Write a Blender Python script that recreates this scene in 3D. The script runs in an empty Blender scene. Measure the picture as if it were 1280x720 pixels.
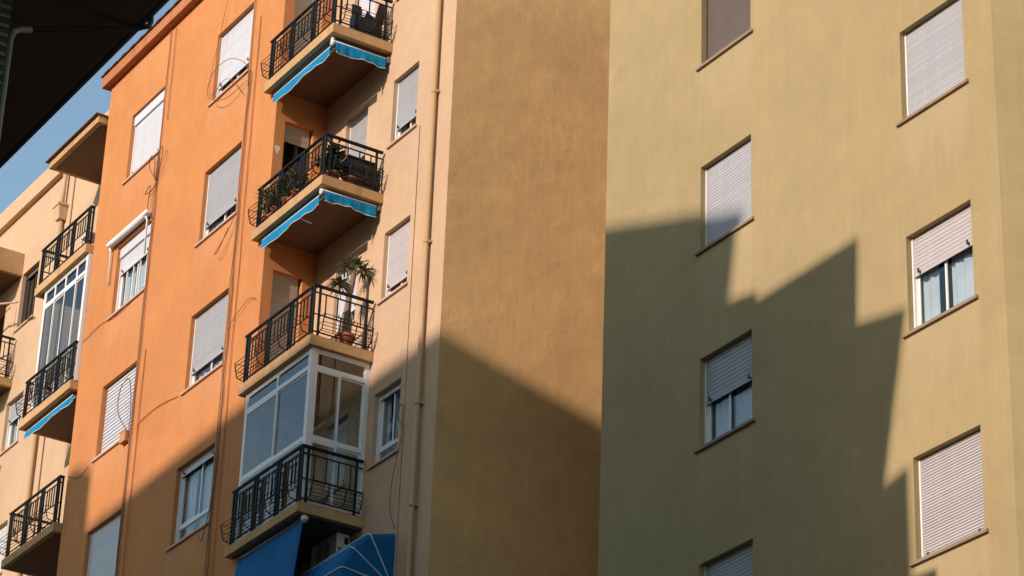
import bpy, bmesh, math, random
from mathutils import Vector, Matrix
random.seed(7)
S = bpy.context.scene
COL = S.collection

# ------------------------------------------------------------------ camera
cam_d = bpy.data.cameras.new("camera")
cam_d.sensor_width = 36.0
cam_d.lens = 100.705
cam_d.clip_start = 0.1
cam_d.clip_end = 4000.0
cam = bpy.data.objects.new("camera", cam_d)
COL.objects.link(cam)
yaw, pitch, roll = 1.0208966967455106, 0.47149234250571553, -0.03829147391022602
Rz = Matrix.Rotation(yaw, 3, 'Z'); Rx = Matrix.Rotation(pitch, 3, 'X')
Ry = Matrix(((math.cos(roll), 0, math.sin(roll)), (0, 1, 0), (-math.sin(roll), 0, math.cos(roll))))
Rm = Rz @ Rx @ Ry                      # columns: right, forward, up
right, fwd, up = Rm.col[0], Rm.col[1], Rm.col[2]
cam.matrix_world = Matrix(((right[0], up[0], -fwd[0], 0), (right[1], up[1], -fwd[1], 0),
                           (right[2], up[2], -fwd[2], 0), (0, 0, 0, 1)))
S.camera = cam

# ------------------------------------------------------------------ light
SUN = Vector((-0.23, 1.0, -0.37)).normalized()      # direction the light travels
W = bpy.data.worlds.new("World"); S.world = W; W.use_nodes = True
wn = W.node_tree.nodes; wl = W.node_tree.links
wn.clear()
sky = wn.new("ShaderNodeTexSky"); sky.sky_type = 'NISHITA'; sky.sun_disc = False
sky.sun_elevation = math.asin(-SUN.z)
sky.sun_rotation = math.atan2(-SUN.x, -SUN.y)
sky.air_density = 1.0; sky.dust_density = 0.5; sky.ozone_density = 1.0
bg = wn.new("ShaderNodeBackground"); bg.inputs[1].default_value = 0.15
wo = wn.new("ShaderNodeOutputWorld")
tint = wn.new("ShaderNodeMix"); tint.data_type = 'RGBA'; tint.blend_type = 'MULTIPLY'; tint.inputs[0].default_value = 1.0
tint.inputs[7].default_value = (0.97, 0.985, 0.87, 1)          # sky light tinted a little less violet
wl.new(sky.outputs[0], tint.inputs[6]); wl.new(tint.outputs[2], bg.inputs[0]); wl.new(bg.outputs[0], wo.inputs[0])
sun_d = bpy.data.lights.new("sun", 'SUN'); sun_d.energy = 2.85; sun_d.angle = math.radians(0.53)
sun_d.color = (1.0, 0.83, 0.715)
sun = bpy.data.objects.new("sun", sun_d); COL.objects.link(sun)
sun.rotation_euler = SUN.to_track_quat('-Z', 'Y').to_euler()
S.view_settings.view_transform = 'Standard'; S.view_settings.look = 'None'
S.view_settings.exposure = 0.67; S.view_settings.gamma = 1.0
S.view_settings.use_curve_mapping = False

# ------------------------------------------------------------------ materials
def mat(name):
    m = bpy.data.materials.new(name); m.use_nodes = True
    nt = m.node_tree; b = nt.nodes["Principled BSDF"]
    return m, nt, b
def lk(nt, a, b): nt.links.new(a, b)
def noise(nt, vec, scale, detail=3.0, rough=0.55):
    n = nt.nodes.new("ShaderNodeTexNoise"); n.inputs['Scale'].default_value = scale
    n.inputs['Detail'].default_value = detail; n.inputs['Roughness'].default_value = rough
    lk(nt, vec, n.inputs['Vector']); return n.outputs[0]
def coords(nt, scale=None):
    tc = nt.nodes.new("ShaderNodeTexCoord")
    if scale is None: return tc.outputs['Object']
    mp = nt.nodes.new("ShaderNodeMapping"); mp.inputs['Scale'].default_value = scale
    lk(nt, tc.outputs['Object'], mp.inputs[0]); return mp.outputs[0]
def ramp(nt, fac, p0, p1, c0, c1):
    r = nt.nodes.new("ShaderNodeValToRGB")
    r.color_ramp.elements[0].position = p0; r.color_ramp.elements[1].position = p1
    r.color_ramp.elements[0].color = (*c0, 1); r.color_ramp.elements[1].color = (*c1, 1)
    lk(nt, fac, r.inputs[0]); return r.outputs[0]
def mixc(nt, fac, a, b, mode='MIX'):
    m = nt.nodes.new("ShaderNodeMix"); m.data_type = 'RGBA'; m.blend_type = mode
    if isinstance(fac, float): m.inputs[0].default_value = fac
    else: lk(nt, fac, m.inputs[0])
    for s, i in ((a, 6), (b, 7)):
        if isinstance(s, tuple): m.inputs[i].default_value = (*s, 1)
        else: lk(nt, s, m.inputs[i])
    return m.outputs[2]
def mul(c, k): return tuple(min(1.0, v * k) for v in c)
def bump(nt, b, layers):
    prev = None
    for h, strength, dist in layers:
        n = nt.nodes.new("ShaderNodeBump"); n.inputs['Strength'].default_value = strength
        n.inputs['Distance'].default_value = dist
        lk(nt, h, n.inputs['Height'])
        if prev is not None: lk(nt, prev, n.inputs['Normal'])
        prev = n.outputs[0]
    lk(nt, prev, b.inputs['Normal'])

def drips(nt, xr, zs, reach, period=3.0):
    """mask of the rain-washed patches below rows of sills: xr = x ranges, zs = height of one sill"""
    tc = nt.nodes.new("ShaderNodeTexCoord"); sp = nt.nodes.new("ShaderNodeSeparateXYZ"); lk(nt, tc.outputs['Object'], sp.inputs[0])
    def ma(op, a, b=None, c=None):
        n = nt.nodes.new("ShaderNodeMath"); n.operation = op
        for i, q in enumerate((a, b, c)):
            if q is None: continue
            if isinstance(q, (int, float)): n.inputs[i].default_value = q
            else: lk(nt, q, n.inputs[i])
        return n.outputs[0]
    def mrange(v, a, b, c, d):
        n = nt.nodes.new("ShaderNodeMapRange"); n.interpolation_type = 'SMOOTHSTEP'
        for i, q in ((1, a), (2, b), (3, c), (4, d)): n.inputs[i].default_value = q
        lk(nt, v, n.inputs[0]); return n.outputs[0]
    d = ma('WRAP', ma('SUBTRACT', zs, sp.outputs[2]), period, 0.0)
    wob = noise(nt, coords(nt, (5, 5, 0.5)), 1.2, 4.0, 0.6)
    dn = ma('ADD', d, ma('MULTIPLY', ma('SUBTRACT', wob, 0.5), reach * 1.6))
    dm = mrange(dn, 0.0, reach, 1.0, 0.0)
    xm = None
    for a, b in xr:
        m = ma('MULTIPLY', mrange(sp.outputs[0], a - 0.06, a + 0.10, 0.0, 1.0), mrange(sp.outputs[0], b - 0.10, b + 0.06, 1.0, 0.0))
        xm = m if xm is None else ma('ADD', xm, m)
    return ma('MULTIPLY', dm, xm)
def stucco(name, base, stain, grain=0.006, trowel=0.0, mott=0.10, streak=0.5, wash=None):
    """painted render: mottled colour, rain streaks, grain and trowel relief"""
    m, nt, b = mat(name)
    v = coords(nt)
    big = noise(nt, v, 0.45, 4.0, 0.6)
    mid = noise(nt, v, 2.7, 5.0, 0.6)
    c = ramp(nt, big, 0.30, 0.72, mul(base, 1.0 - mott), mul(base, 1.0 + mott * 0.7))
    c2 = ramp(nt, mid, 0.35, 0.70, (1 - mott * 0.8,) * 3, (1.0 + mott * 0.2,) * 3)
    c = mixc(nt, 1.0, c, c2, 'MULTIPLY')
    vs = coords(nt, (2.2, 2.2, 0.10))
    st = noise(nt, vs, 1.6, 5.0, 0.65)
    sf = ramp(nt, st, 0.56, 0.80, (0, 0, 0), (streak,) * 3)
    c = mixc(nt, sf, c, stain)
    br = noise(nt, coords(nt, (9.0, 9.0, 0.35)), 2.0, 3.0, 0.6)
    c = mixc(nt, 1.0, c, ramp(nt, br, 0.3, 0.7, (0.955,) * 3, (1.02,) * 3), 'MULTIPLY')
    fine = noise(nt, v, 9.0, 6.0, 0.7)
    sp = ramp(nt, fine, 0.60, 0.82, (0, 0, 0), (0.28,) * 3)
    c = mixc(nt, sp, c, mul(stain, 0.8))
    # old touch-ups: broad patches of slightly different paint
    pv = nt.nodes.new("ShaderNodeTexVoronoi"); pv.inputs['Scale'].default_value = 0.33; pv.inputs['Randomness'].default_value = 1.0
    dv = nt.nodes.new("ShaderNodeMix"); dv.data_type = 'VECTOR'; dv.inputs[0].default_value = 0.12
    lk(nt, v, dv.inputs[4]); nn = nt.nodes.new("ShaderNodeTexNoise"); nn.inputs['Scale'].default_value = 0.8; lk(nt, v, nn.inputs['Vector'])
    lk(nt, nn.outputs[1], dv.inputs[5]); lk(nt, dv.outputs[1], pv.inputs['Vector'])
    sepc = nt.nodes.new("ShaderNodeSeparateColor"); lk(nt, pv.outputs['Color'], sepc.inputs[0])
    c = mixc(nt, 1.0, c, ramp(nt, sepc.outputs[0], 0.1, 0.9, (0.972,) * 3, (1.018,) * 3), 'MULTIPLY')
    if wash:
        xr, zs, reach, col, k = wash
        mk = drips(nt, xr, zs, reach)
        mm = nt.nodes.new("ShaderNodeMath"); mm.operation = 'MULTIPLY'; lk(nt, mk, mm.inputs[0]); mm.inputs[1].default_value = k
        c = mixc(nt, mm.outputs[0], c, col)
    lk(nt, c, b.inputs['Base Color'])
    b.inputs['Roughness'].default_value = 0.92
    b.inputs['Specular IOR Level'].default_value = 0.2
    L = []
    if trowel:
        def patchy(h, lo, hi, sc):
            mk = ramp(nt, noise(nt, v, sc, 2.0), lo, hi, (0.12,) * 3, (1,) * 3)
            return mixc(nt, mk, (0.5, 0.5, 0.5), h)
        L.append((noise(nt, v, 1.1, 3.0, 0.5), 1.0, trowel * 1.3))
        L.append((patchy(noise(nt, coords(nt, (1, 1.0, 0.7)), 3.6, 4.0, 0.6), 0.42, 0.66, 0.7), 1.0, trowel * 0.8))
        L.append((patchy(noise(nt, coords(nt, (1, 0.5, 1.6)), 6.0, 5.0, 0.7), 0.52, 0.72, 1.1), 1.0, trowel * 0.5))
    L.append((noise(nt, v, 26.0, 4.0, 0.65), 1.0, grain))
    L.append((noise(nt, v, 3.2, 3.0, 0.5), 1.0, grain * 1.6))
    bump(nt, b, L)
    return m
def paint(name, c, rough=0.5, var=0.08, metal=0.0, bs=0.0008):
    m, nt, b = mat(name); v = coords(nt)
    n = noise(nt, v, 5.0, 5.0, 0.65)
    col = ramp(nt, n, 0.30, 0.72, mul(c, 1 - var), mul(c, 1 + var))
    n2 = noise(nt, coords(nt, (14, 14, 1.1)), 1.5, 4.0, 0.6)
    col = mixc(nt, ramp(nt, n2, 0.60, 0.85, (0, 0, 0), (0.35,) * 3), col, mul(c, 0.66))
    if 'shutter' in name:                                      # every slat fades a little differently
        oi_ = nt.nodes.new("ShaderNodeObjectInfo")
        col = mixc(nt, 1.0, col, ramp(nt, oi_.outputs['Random'], 0.0, 1.0, (0.93,) * 3, (1.04,) * 3), 'MULTIPLY')
        gr = noise(nt, coords(nt, (3.0, 3.0, 0.8)), 1.3, 4.0, 0.6)
        col = mixc(nt, ramp(nt, gr, 0.45, 0.8, (0,) * 3, (0.30,) * 3), col, mul(c, 0.78))
    lk(nt, col, b.inputs['Base Color'])
    b.inputs['Roughness'].default_value = rough; b.inputs['Metallic'].default_value = metal
    bump(nt, b, [(noise(nt, v, 40.0, 3.0), 1.0, bs)])
    return m

M = {}
M['orange'] = stucco('orange_render', (0.56, 0.232, 0.085), (0.42, 0.175, 0.08), 0.005, 0.0, 0.08, 0.42,
    ([(-42.9, -41.2), (-46.65, -44.95)], 27.42, 1.1, (0.56, 0.275, 0.135), 0.55))
M['cream'] = stucco('cream_render', (0.57, 0.390, 0.250), (0.45, 0.30, 0.17), 0.004, 0.0, 0.07, 0.35,
    ([(-37.6, -36.6), (-54.3, -53.2)], 24.41, 0.9, (0.52, 0.36, 0.25), 0.5))
M['brown'] = stucco('brown_render', (0.64, 0.385, 0.168), (0.50, 0.27, 0.105), 0.003, 0.020, 0.13, 0.45)
M['olive'] = stucco('olive_render', (0.406, 0.311, 0.162), (0.33, 0.265, 0.135), 0.005, 0.0, 0.08, 0.38,
    ([(-28.72, -27.38), (-24.34, -22.96)], 18.61, 1.2, (0.45, 0.35, 0.215), 0.5))
M['cornice'] = stucco('cornice_render', (0.47, 0.185, 0.082), (0.28, 0.10, 0.05), 0.006, 0.0, 0.16, 0.9)
M['slab'] = stucco('slab_render', (0.54, 0.335, 0.165), (0.26, 0.14, 0.065), 0.006, 0.0, 0.16, 0.9)
M['tile'] = paint('terracotta_tile', (0.30, 0.105, 0.06), 0.7, 0.2)
M['coping'] = paint('weathered_tile', (0.13, 0.065, 0.045), 0.8, 0.25)
M['iron'] = paint('black_iron', (0.011, 0.012, 0.014), 0.62, 0.2)
M['iron'].node_tree.nodes['Principled BSDF'].inputs['Specular IOR Level'].default_value = 0.25
M['white'] = paint('white_aluminium', (0.76, 0.755, 0.75), 0.35, 0.04)
M['brownframe'] = paint('brown_aluminium', (0.075, 0.055, 0.045), 0.45, 0.1)
M['shut_white'] = paint('white_shutter', (0.60, 0.61, 0.66), 0.55, 0.05)
M['shut_grey'] = paint('grey_shutter', (0.365, 0.37, 0.395), 0.55, 0.05)
M['shut_pink'] = paint('pale_shutter', (0.51, 0.465, 0.475), 0.55, 0.05)
M['shut_olive'] = paint('dull_white_shutter', (0.435, 0.43, 0.46), 0.55, 0.05)
M['soffit'] = paint('shaded_soffit', (0.16, 0.088, 0.048), 0.85, 0.10)  # slab colour darkened: the shade under slabs is put into the colour
M['shut_brown'] = paint('brown_shutter', (0.145, 0.108, 0.086), 0.55, 0.08)
M['shut_beige'] = paint('beige_shutter', (0.42, 0.355, 0.285), 0.55, 0.06)
M['backing'] = paint('shutter_gap', (0.10, 0.085, 0.085), 0.8, 0.05)
M['sill'] = stucco('sill_stone', (0.60, 0.40, 0.30), (0.36, 0.22, 0.15), 0.003, 0.0, 0.10, 0.7)
M['sill_olive'] = stucco('sill_concrete', (0.33, 0.245, 0.175), (0.18, 0.13, 0.09), 0.003, 0.0, 0.10, 0.7)
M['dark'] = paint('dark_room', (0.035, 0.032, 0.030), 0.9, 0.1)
M['pipe'] = paint('tan_pipe', (0.49, 0.305, 0.150), 0.6, 0.06)
M['cable'] = paint('brown_cable', (0.26, 0.105, 0.045), 0.6, 0.15)
M['cable_dark'] = paint('dark_cable', (0.17, 0.072, 0.036), 0.6, 0.15)
M['cable_orange'] = paint('painted_cable', (0.42, 0.15, 0.055), 0.7, 0.1)
M['terracotta'] = paint('terracotta_pot', (0.42, 0.135, 0.06), 0.75, 0.12)
M['trunk'] = paint('palm_trunk', (0.22, 0.15, 0.095), 0.85, 0.3, 0, 0.006)
M['leaf'] = paint('palm_leaf', (0.11, 0.145, 0.045), 0.5, 0.3)
M['leaf_dark'] = paint('shrub_leaf', (0.045, 0.072, 0.026), 0.5, 0.35)
M['leaf_dry'] = paint('dry_leaf', (0.14, 0.15, 0.05), 0.6, 0.35)
M['box'] = paint('dark_plastic', (0.022, 0.022, 0.024), 0.5, 0.15)
M['wood'] = paint('orange_wood', (0.40, 0.13, 0.04), 0.5, 0.15)
M['ac'] = paint('ac_casing', (0.62, 0.60, 0.56), 0.45, 0.06)
M['eave'] = paint('dark_eave', (0.16, 0.12, 0.098), 0.95, 0.15)
M['eave'].node_tree.nodes['Principled BSDF'].inputs['Specular IOR Level'].default_value = 0.05
M['eave_pipe'] = paint('grey_pipe', (0.16, 0.145, 0.13), 0.5, 0.15)
M['roof_tile'] = paint('roof_tile', (0.22, 0.09, 0.05), 0.8, 0.25)
M['asphalt'] = paint('asphalt', (0.05, 0.05, 0.052), 0.9, 0.2)
M['plaster'] = stucco('plain_plaster', (0.34, 0.28, 0.22), (0.22, 0.18, 0.14), 0.005, 0.0, 0.08, 0.5)
M['block'] = stucco('grey_green_plaster', (0.045, 0.072, 0.062), (0.03, 0.05, 0.045), 0.005, 0.0, 0.08, 0.5)  # chosen dark so the unseen blocks bounce little light onto the olive wall
M['block_pale'] = stucco('pale_plaster', (0.72, 0.62, 0.50), (0.55, 0.46, 0.36), 0.005, 0.0, 0.08, 0.5)  # chosen pale so the unseen long block bounces warm light; also the bare patch
M['brick'] = paint('dark_brick', (0.13, 0.095, 0.075), 0.85, 0.2)
M['mortar'] = paint('dark_mortar', (0.035, 0.03, 0.028), 0.9, 0.1)
M['trim'] = paint('white_trim', (0.72, 0.74, 0.74), 0.6, 0.04)

def cloth(name, c):
    m, nt, b = mat(name); v = coords(nt)
    col = ramp(nt, noise(nt, v, 2.0, 4.0), 0.3, 0.7, mul(c, 0.85), mul(c, 1.12))
    lk(nt, col, b.inputs['Base Color']); b.inputs['Roughness'].default_value = 0.8
    b.inputs['Specular IOR Level'].default_value = 0.2
    bump(nt, b, [(noise(nt, coords(nt, (6, 6, 0.6)), 2.0, 3.0), 1.0, 0.02), (noise(nt, v, 160.0, 2.0), 0.6, 0.002)])
    return m
M['blue'] = cloth('blue_canvas', (0.004, 0.215, 0.44))
M['blue_deep'] = cloth('deep_blue_canvas', (0.003, 0.115, 0.31))
M['curtain'] = cloth('white_curtain', (0.70, 0.71, 0.72))

def glass(name, tint=(0.86, 0.9, 0.92)):
    m, nt, b = mat(name); nt.nodes.remove(b)
    out = nt.nodes["Material Output"]
    t = nt.nodes.new("ShaderNodeBsdfTransparent"); t.inputs[0].default_value = (*tint, 1)
    g = nt.nodes.new("ShaderNodeBsdfGlossy"); g.inputs['Roughness'].default_value = 0.015
    g.inputs[0].default_value = (0.95, 0.97, 0.96, 1)
    v = coords(nt); bp = nt.nodes.new("ShaderNodeBump"); bp.inputs['Distance'].default_value = 0.004
    lk(nt, noise(nt, v, 1.1, 2.0), bp.inputs['Height']); lk(nt, bp.outputs[0], g.inputs['Normal'])
    f = nt.nodes.new("ShaderNodeFresnel"); ge = nt.nodes.new("ShaderNodeNewGeometry")
    mr = nt.nodes.new("ShaderNodeMapRange"); mr.inputs[3].default_value = 1.52; mr.inputs[4].default_value = 1 / 1.52
    lk(nt, ge.outputs['Backfacing'], mr.inputs[0]); lk(nt, mr.outputs[0], f.inputs['IOR'])
    mx = nt.nodes.new("ShaderNodeMixShader")
    lk(nt, f.outputs[0], mx.inputs[0]); lk(nt, t.outputs[0], mx.inputs[1]); lk(nt, g.outputs[0], mx.inputs[2])
    lk(nt, mx.outputs[0], out.inputs[0])
    return m
M['glass'] = glass('window_glass')
M['glass_dark'] = glass('darkened_glass', (0.50, 0.54, 0.55))  # tint stands in for dark reflections and the dim space behind

# ------------------------------------------------------------------ mesh helpers
Z = Vector((0, 0, 1))
class Frame:
    """local wall frame: u along the wall, d inwards, v up"""
    def __init__(s, O, U, N): s.O = Vector(O); s.U = Vector(U); s.N = Vector(N)
    def __call__(s, u, d, v): return s.O + s.U * u - s.N * d + Z * v
class MB:
    def __init__(s): s.v = []; s.f = []; s.sm = []
    def quad(s, a, b, c, d, smooth=False):
        n = len(s.v); s.v += [tuple(a), tuple(b), tuple(c), tuple(d)]; s.f.append((n, n + 1, n + 2, n + 3)); s.sm.append(smooth)
    def poly(s, pts, smooth=False):
        n = len(s.v); s.v += [tuple(p) for p in pts]; s.f.append(tuple(range(n, n + len(pts)))); s.sm.append(smooth)
    def box8(s, P):
        n = len(s.v); s.v += [tuple(p) for p in P]
        for f in ((0, 3, 2, 1), (4, 5, 6, 7), (0, 1, 5, 4), (1, 2, 6, 5), (2, 3, 7, 6), (3, 0, 4, 7)):
            s.f.append(tuple(n + i for i in f)); s.sm.append(False)
    def box(s, F, u0, u1, d0, d1, v0, v1):
        s.box8([F(u0, d0, v0), F(u1, d0, v0), F(u1, d1, v0), F(u0, d1, v0), F(u0, d0, v1), F(u1, d0, v1), F(u1, d1, v1), F(u0, d1, v1)])
    def wbox(s, x0, x1, y0, y1, z0, z1): s.box(WF, x0, x1, y0, y1, z0, z1)
    def tube(s, pts, r, n=6, closed=False, cap=True):
        pts = [Vector(p) for p in pts]; base = len(s.v); rs = r if isinstance(r, (list, tuple)) else [r] * len(pts)
        ref = None
        for i, p in enumerate(pts):
            if closed: t = pts[(i + 1) % len(pts)] - pts[i - 1]
            else: t = pts[min(i + 1, len(pts) - 1)] - pts[max(i - 1, 0)]
            t.normalize()
            if ref is None:
                ref = Vector((0, 0, 1)) if abs(t.z) < 0.9 else Vector((1, 0, 0))
            a = t.cross(ref)
            if a.length < 1e-5: a = t.cross(Vector((0.3, 1, 0.2)))
            a.normalize(); b = t.cross(a); ref = a.cross(t)
            for k in range(n):
                w = 2 * math.pi * k / n
                s.v.append(tuple(p + (a * math.cos(w) + b * math.sin(w)) * rs[i]))
        m = len(pts)
        for i in range(m if closed else m - 1):
            j = (i + 1) % m
            for k in range(n):
                k2 = (k + 1) % n
                s.f.append((base + i * n + k, base + i * n + k2, base + j * n + k2, base + j * n + k)); s.sm.append(True)
        if cap and not closed:
            s.f.append(tuple(base + k for k in range(n))); s.sm.append(False)
            s.f.append(tuple(base + (m - 1) * n + k for k in reversed(range(n)))); s.sm.append(False)
    def lathe(s, c, prof, n=16):
        c = Vector(c); base = len(s.v)
        for r, z in prof:
            for k in range(n):
                w = 2 * math.pi * k / n; s.v.append((c.x + r * math.cos(w), c.y + r * math.sin(w), c.z + z))
        for i in range(len(prof) - 1):
            for k in range(n):
                k2 = (k + 1) % n
                s.f.append((base + i * n + k, base + i * n + k2, base + (i + 1) * n + k2, base + (i + 1) * n + k)); s.sm.append(True)
    def build(s, name, m, parent=None, origin=None, bevel=0.0, fix=True, weld=False):
        me = bpy.data.meshes.new(name)
        o0 = Vector(origin) if origin is not None else Vector((0, 0, 0))
        me.from_pydata([tuple(Vector(p) - o0) for p in s.v], [], s.f)
        me.polygons.foreach_set("use_smooth", s.sm)
        if weld:
            bm = bmesh.new(); bm.from_mesh(me); bmesh.ops.remove_doubles(bm, verts=bm.verts, dist=1e-5); bm.to_mesh(me); bm.free()
        if fix:
            bm = bmesh.new(); bm.from_mesh(me); bmesh.ops.recalc_face_normals(bm, faces=bm.faces); bm.to_mesh(me); bm.free()
        me.materials.append(m)
        o = bpy.data.objects.new(name, me); COL.objects.link(o); o.location = o0
        if parent is not None: o.parent = parent
        if bevel > 0:
            bv = o.modifiers.new("bevel", 'BEVEL'); bv.width = bevel; bv.segments = 2; bv.limit_method = 'ANGLE'; bv.angle_limit = 0.6
        return o
WF = Frame((0, 0, 0), (1, 0, 0), (0, -1, 0))
def FY(y): return Frame((0, y, 0), (1, 0, 0), (0, -1, 0))           # faces the street
def FX(x): return Frame((x, 0, 0), (0, 1, 0), (1, 0, 0))            # faces +X
def copy_of(o, parent, dloc):
    c = o.copy(); COL.objects.link(c); c.parent = parent; c.location = o.location + Vector(dloc); return c
def thing(name, label, cat, loc=(0, 0, 0), group=None):
    o = bpy.data.objects.new(name, None); COL.objects.link(o)
    o['label'] = label; o['category'] = cat
    if group: o['group'] = group
    return o
def tag(o, label, cat, group=None):
    o['label'] = label; o['category'] = cat
    if group: o['group'] = group
    return o

def wall(name, m, parent, F, u0, u1, v0, v1, holes=(), th=0.25):
    """solid wall of thickness th with rectangular openings (u0,u1,v0,v1)"""
    us = sorted({u0, u1} | {h[0] for h in holes} | {h[1] for h in holes})
    vs = sorted({v0, v1} | {h[2] for h in holes} | {h[3] for h in holes})
    inh = lambda u, v: any(h[0] < u < h[1] and h[2] < v < h[3] for h in holes)
    b = MB(); vi = {}
    def V(i, j, k):
        if (i, j, k) not in vi:
            vi[(i, j, k)] = len(b.v); b.v.append(tuple(F(us[i], th * k, vs[j])))
        return vi[(i, j, k)]
    nu, nv = len(us) - 1, len(vs) - 1
    solid = [[not inh((us[i] + us[i + 1]) / 2, (vs[j] + vs[j + 1]) / 2) for j in range(nv)] for i in range(nu)]
    sd = lambda i, j: 0 <= i < nu and 0 <= j < nv and solid[i][j]
    for i in range(nu):
        for j in range(nv):
            if not solid[i][j]: continue
            b.f.append((V(i, j, 0), V(i + 1, j, 0), V(i + 1, j + 1, 0), V(i, j + 1, 0)))
            b.f.append((V(i, j, 1), V(i, j + 1, 1), V(i + 1, j + 1, 1), V(i + 1, j, 1)))
            if not sd(i - 1, j): b.f.append((V(i, j, 0), V(i, j + 1, 0), V(i, j + 1, 1), V(i, j, 1)))
            if not sd(i + 1, j): b.f.append((V(i + 1, j, 0), V(i + 1, j, 1), V(i + 1, j + 1, 1), V(i + 1, j + 1, 0)))
            if not sd(i, j - 1): b.f.append((V(i, j, 0), V(i, j, 1), V(i + 1, j, 1), V(i + 1, j, 0)))
            if not sd(i, j + 1): b.f.append((V(i, j + 1, 0), V(i + 1, j + 1, 0), V(i + 1, j + 1, 1), V(i, j + 1, 1)))
    b.sm = [False] * len(b.f)
    return b.build(name, m, parent)

# ------------------------------------------------------------------ windows
_slat_cache = {}
def slat_mesh(w, h, m, F):
    key = (round(w, 3), round(h, 4), m.name, tuple(F.U))
    if key not in _slat_cache:
        b = MB(); G = Frame((0, 0, 0), F.U, F.N)
        prof = [(0.008, 0), (0.0015, h * 0.06), (0.000, h * 0.50), (0.0015, h * 0.93), (0.008, h * 0.975)]
        L = [G(0, d, v) for d, v in prof]; R = [G(w, d, v) for d, v in prof]
        for i in range(len(prof) - 1): b.quad(L[i], R[i], R[i + 1], L[i + 1])
        b.quad(L[4], R[4], R[0], L[0]); b.poly(L); b.poly(list(reversed(R)))
        o = b.build('slat', m); me = o.data; bpy.data.objects.remove(o)
        _slat_cache[key] = me
    return _slat_cache[key]

def shutter(win, F, u0, u1, vtop, vbot, m, d=0.05, pitch=0.042, gap=0.0, rail=True, stops=True):
    n = max(1, int(round((vtop - vbot - 0.05) / pitch))); pitch = (vtop - vbot - 0.05) / n
    me = slat_mesh(u1 - u0, pitch * (1 - gap), m, F)
    for i in range(n):
        o = bpy.data.objects.new('slat', me); COL.objects.link(o); o.parent = win
        o.location = F(u0, d, vbot + 0.05 + i * pitch)
    b = MB(); b.box(F, u0, u1, d + 0.013, d + 0.02, vbot + 0.01, vtop); b.build('shutter_backing', M['backing'], win)
    b = MB(); b.box(F, u0, u1, d - 0.002, d + 0.012, vbot, vbot + 0.047); b.build('bottom_rail', m, win)
    if stops:
        for t in (0.10, 0.90):
            b = MB(); uu = u0 + (u1 - u0) * t
            b.box(F, uu - 0.012, uu + 0.012, d - 0.045, d - 0.004, vbot + 0.02, vbot + 0.04)
            b.box(F, uu - 0.010, uu + 0.010, d - 0.045, d - 0.030, vbot + 0.04, vbot + 0.075)
            b.build('shutter_stop', M['box'], win)

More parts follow.
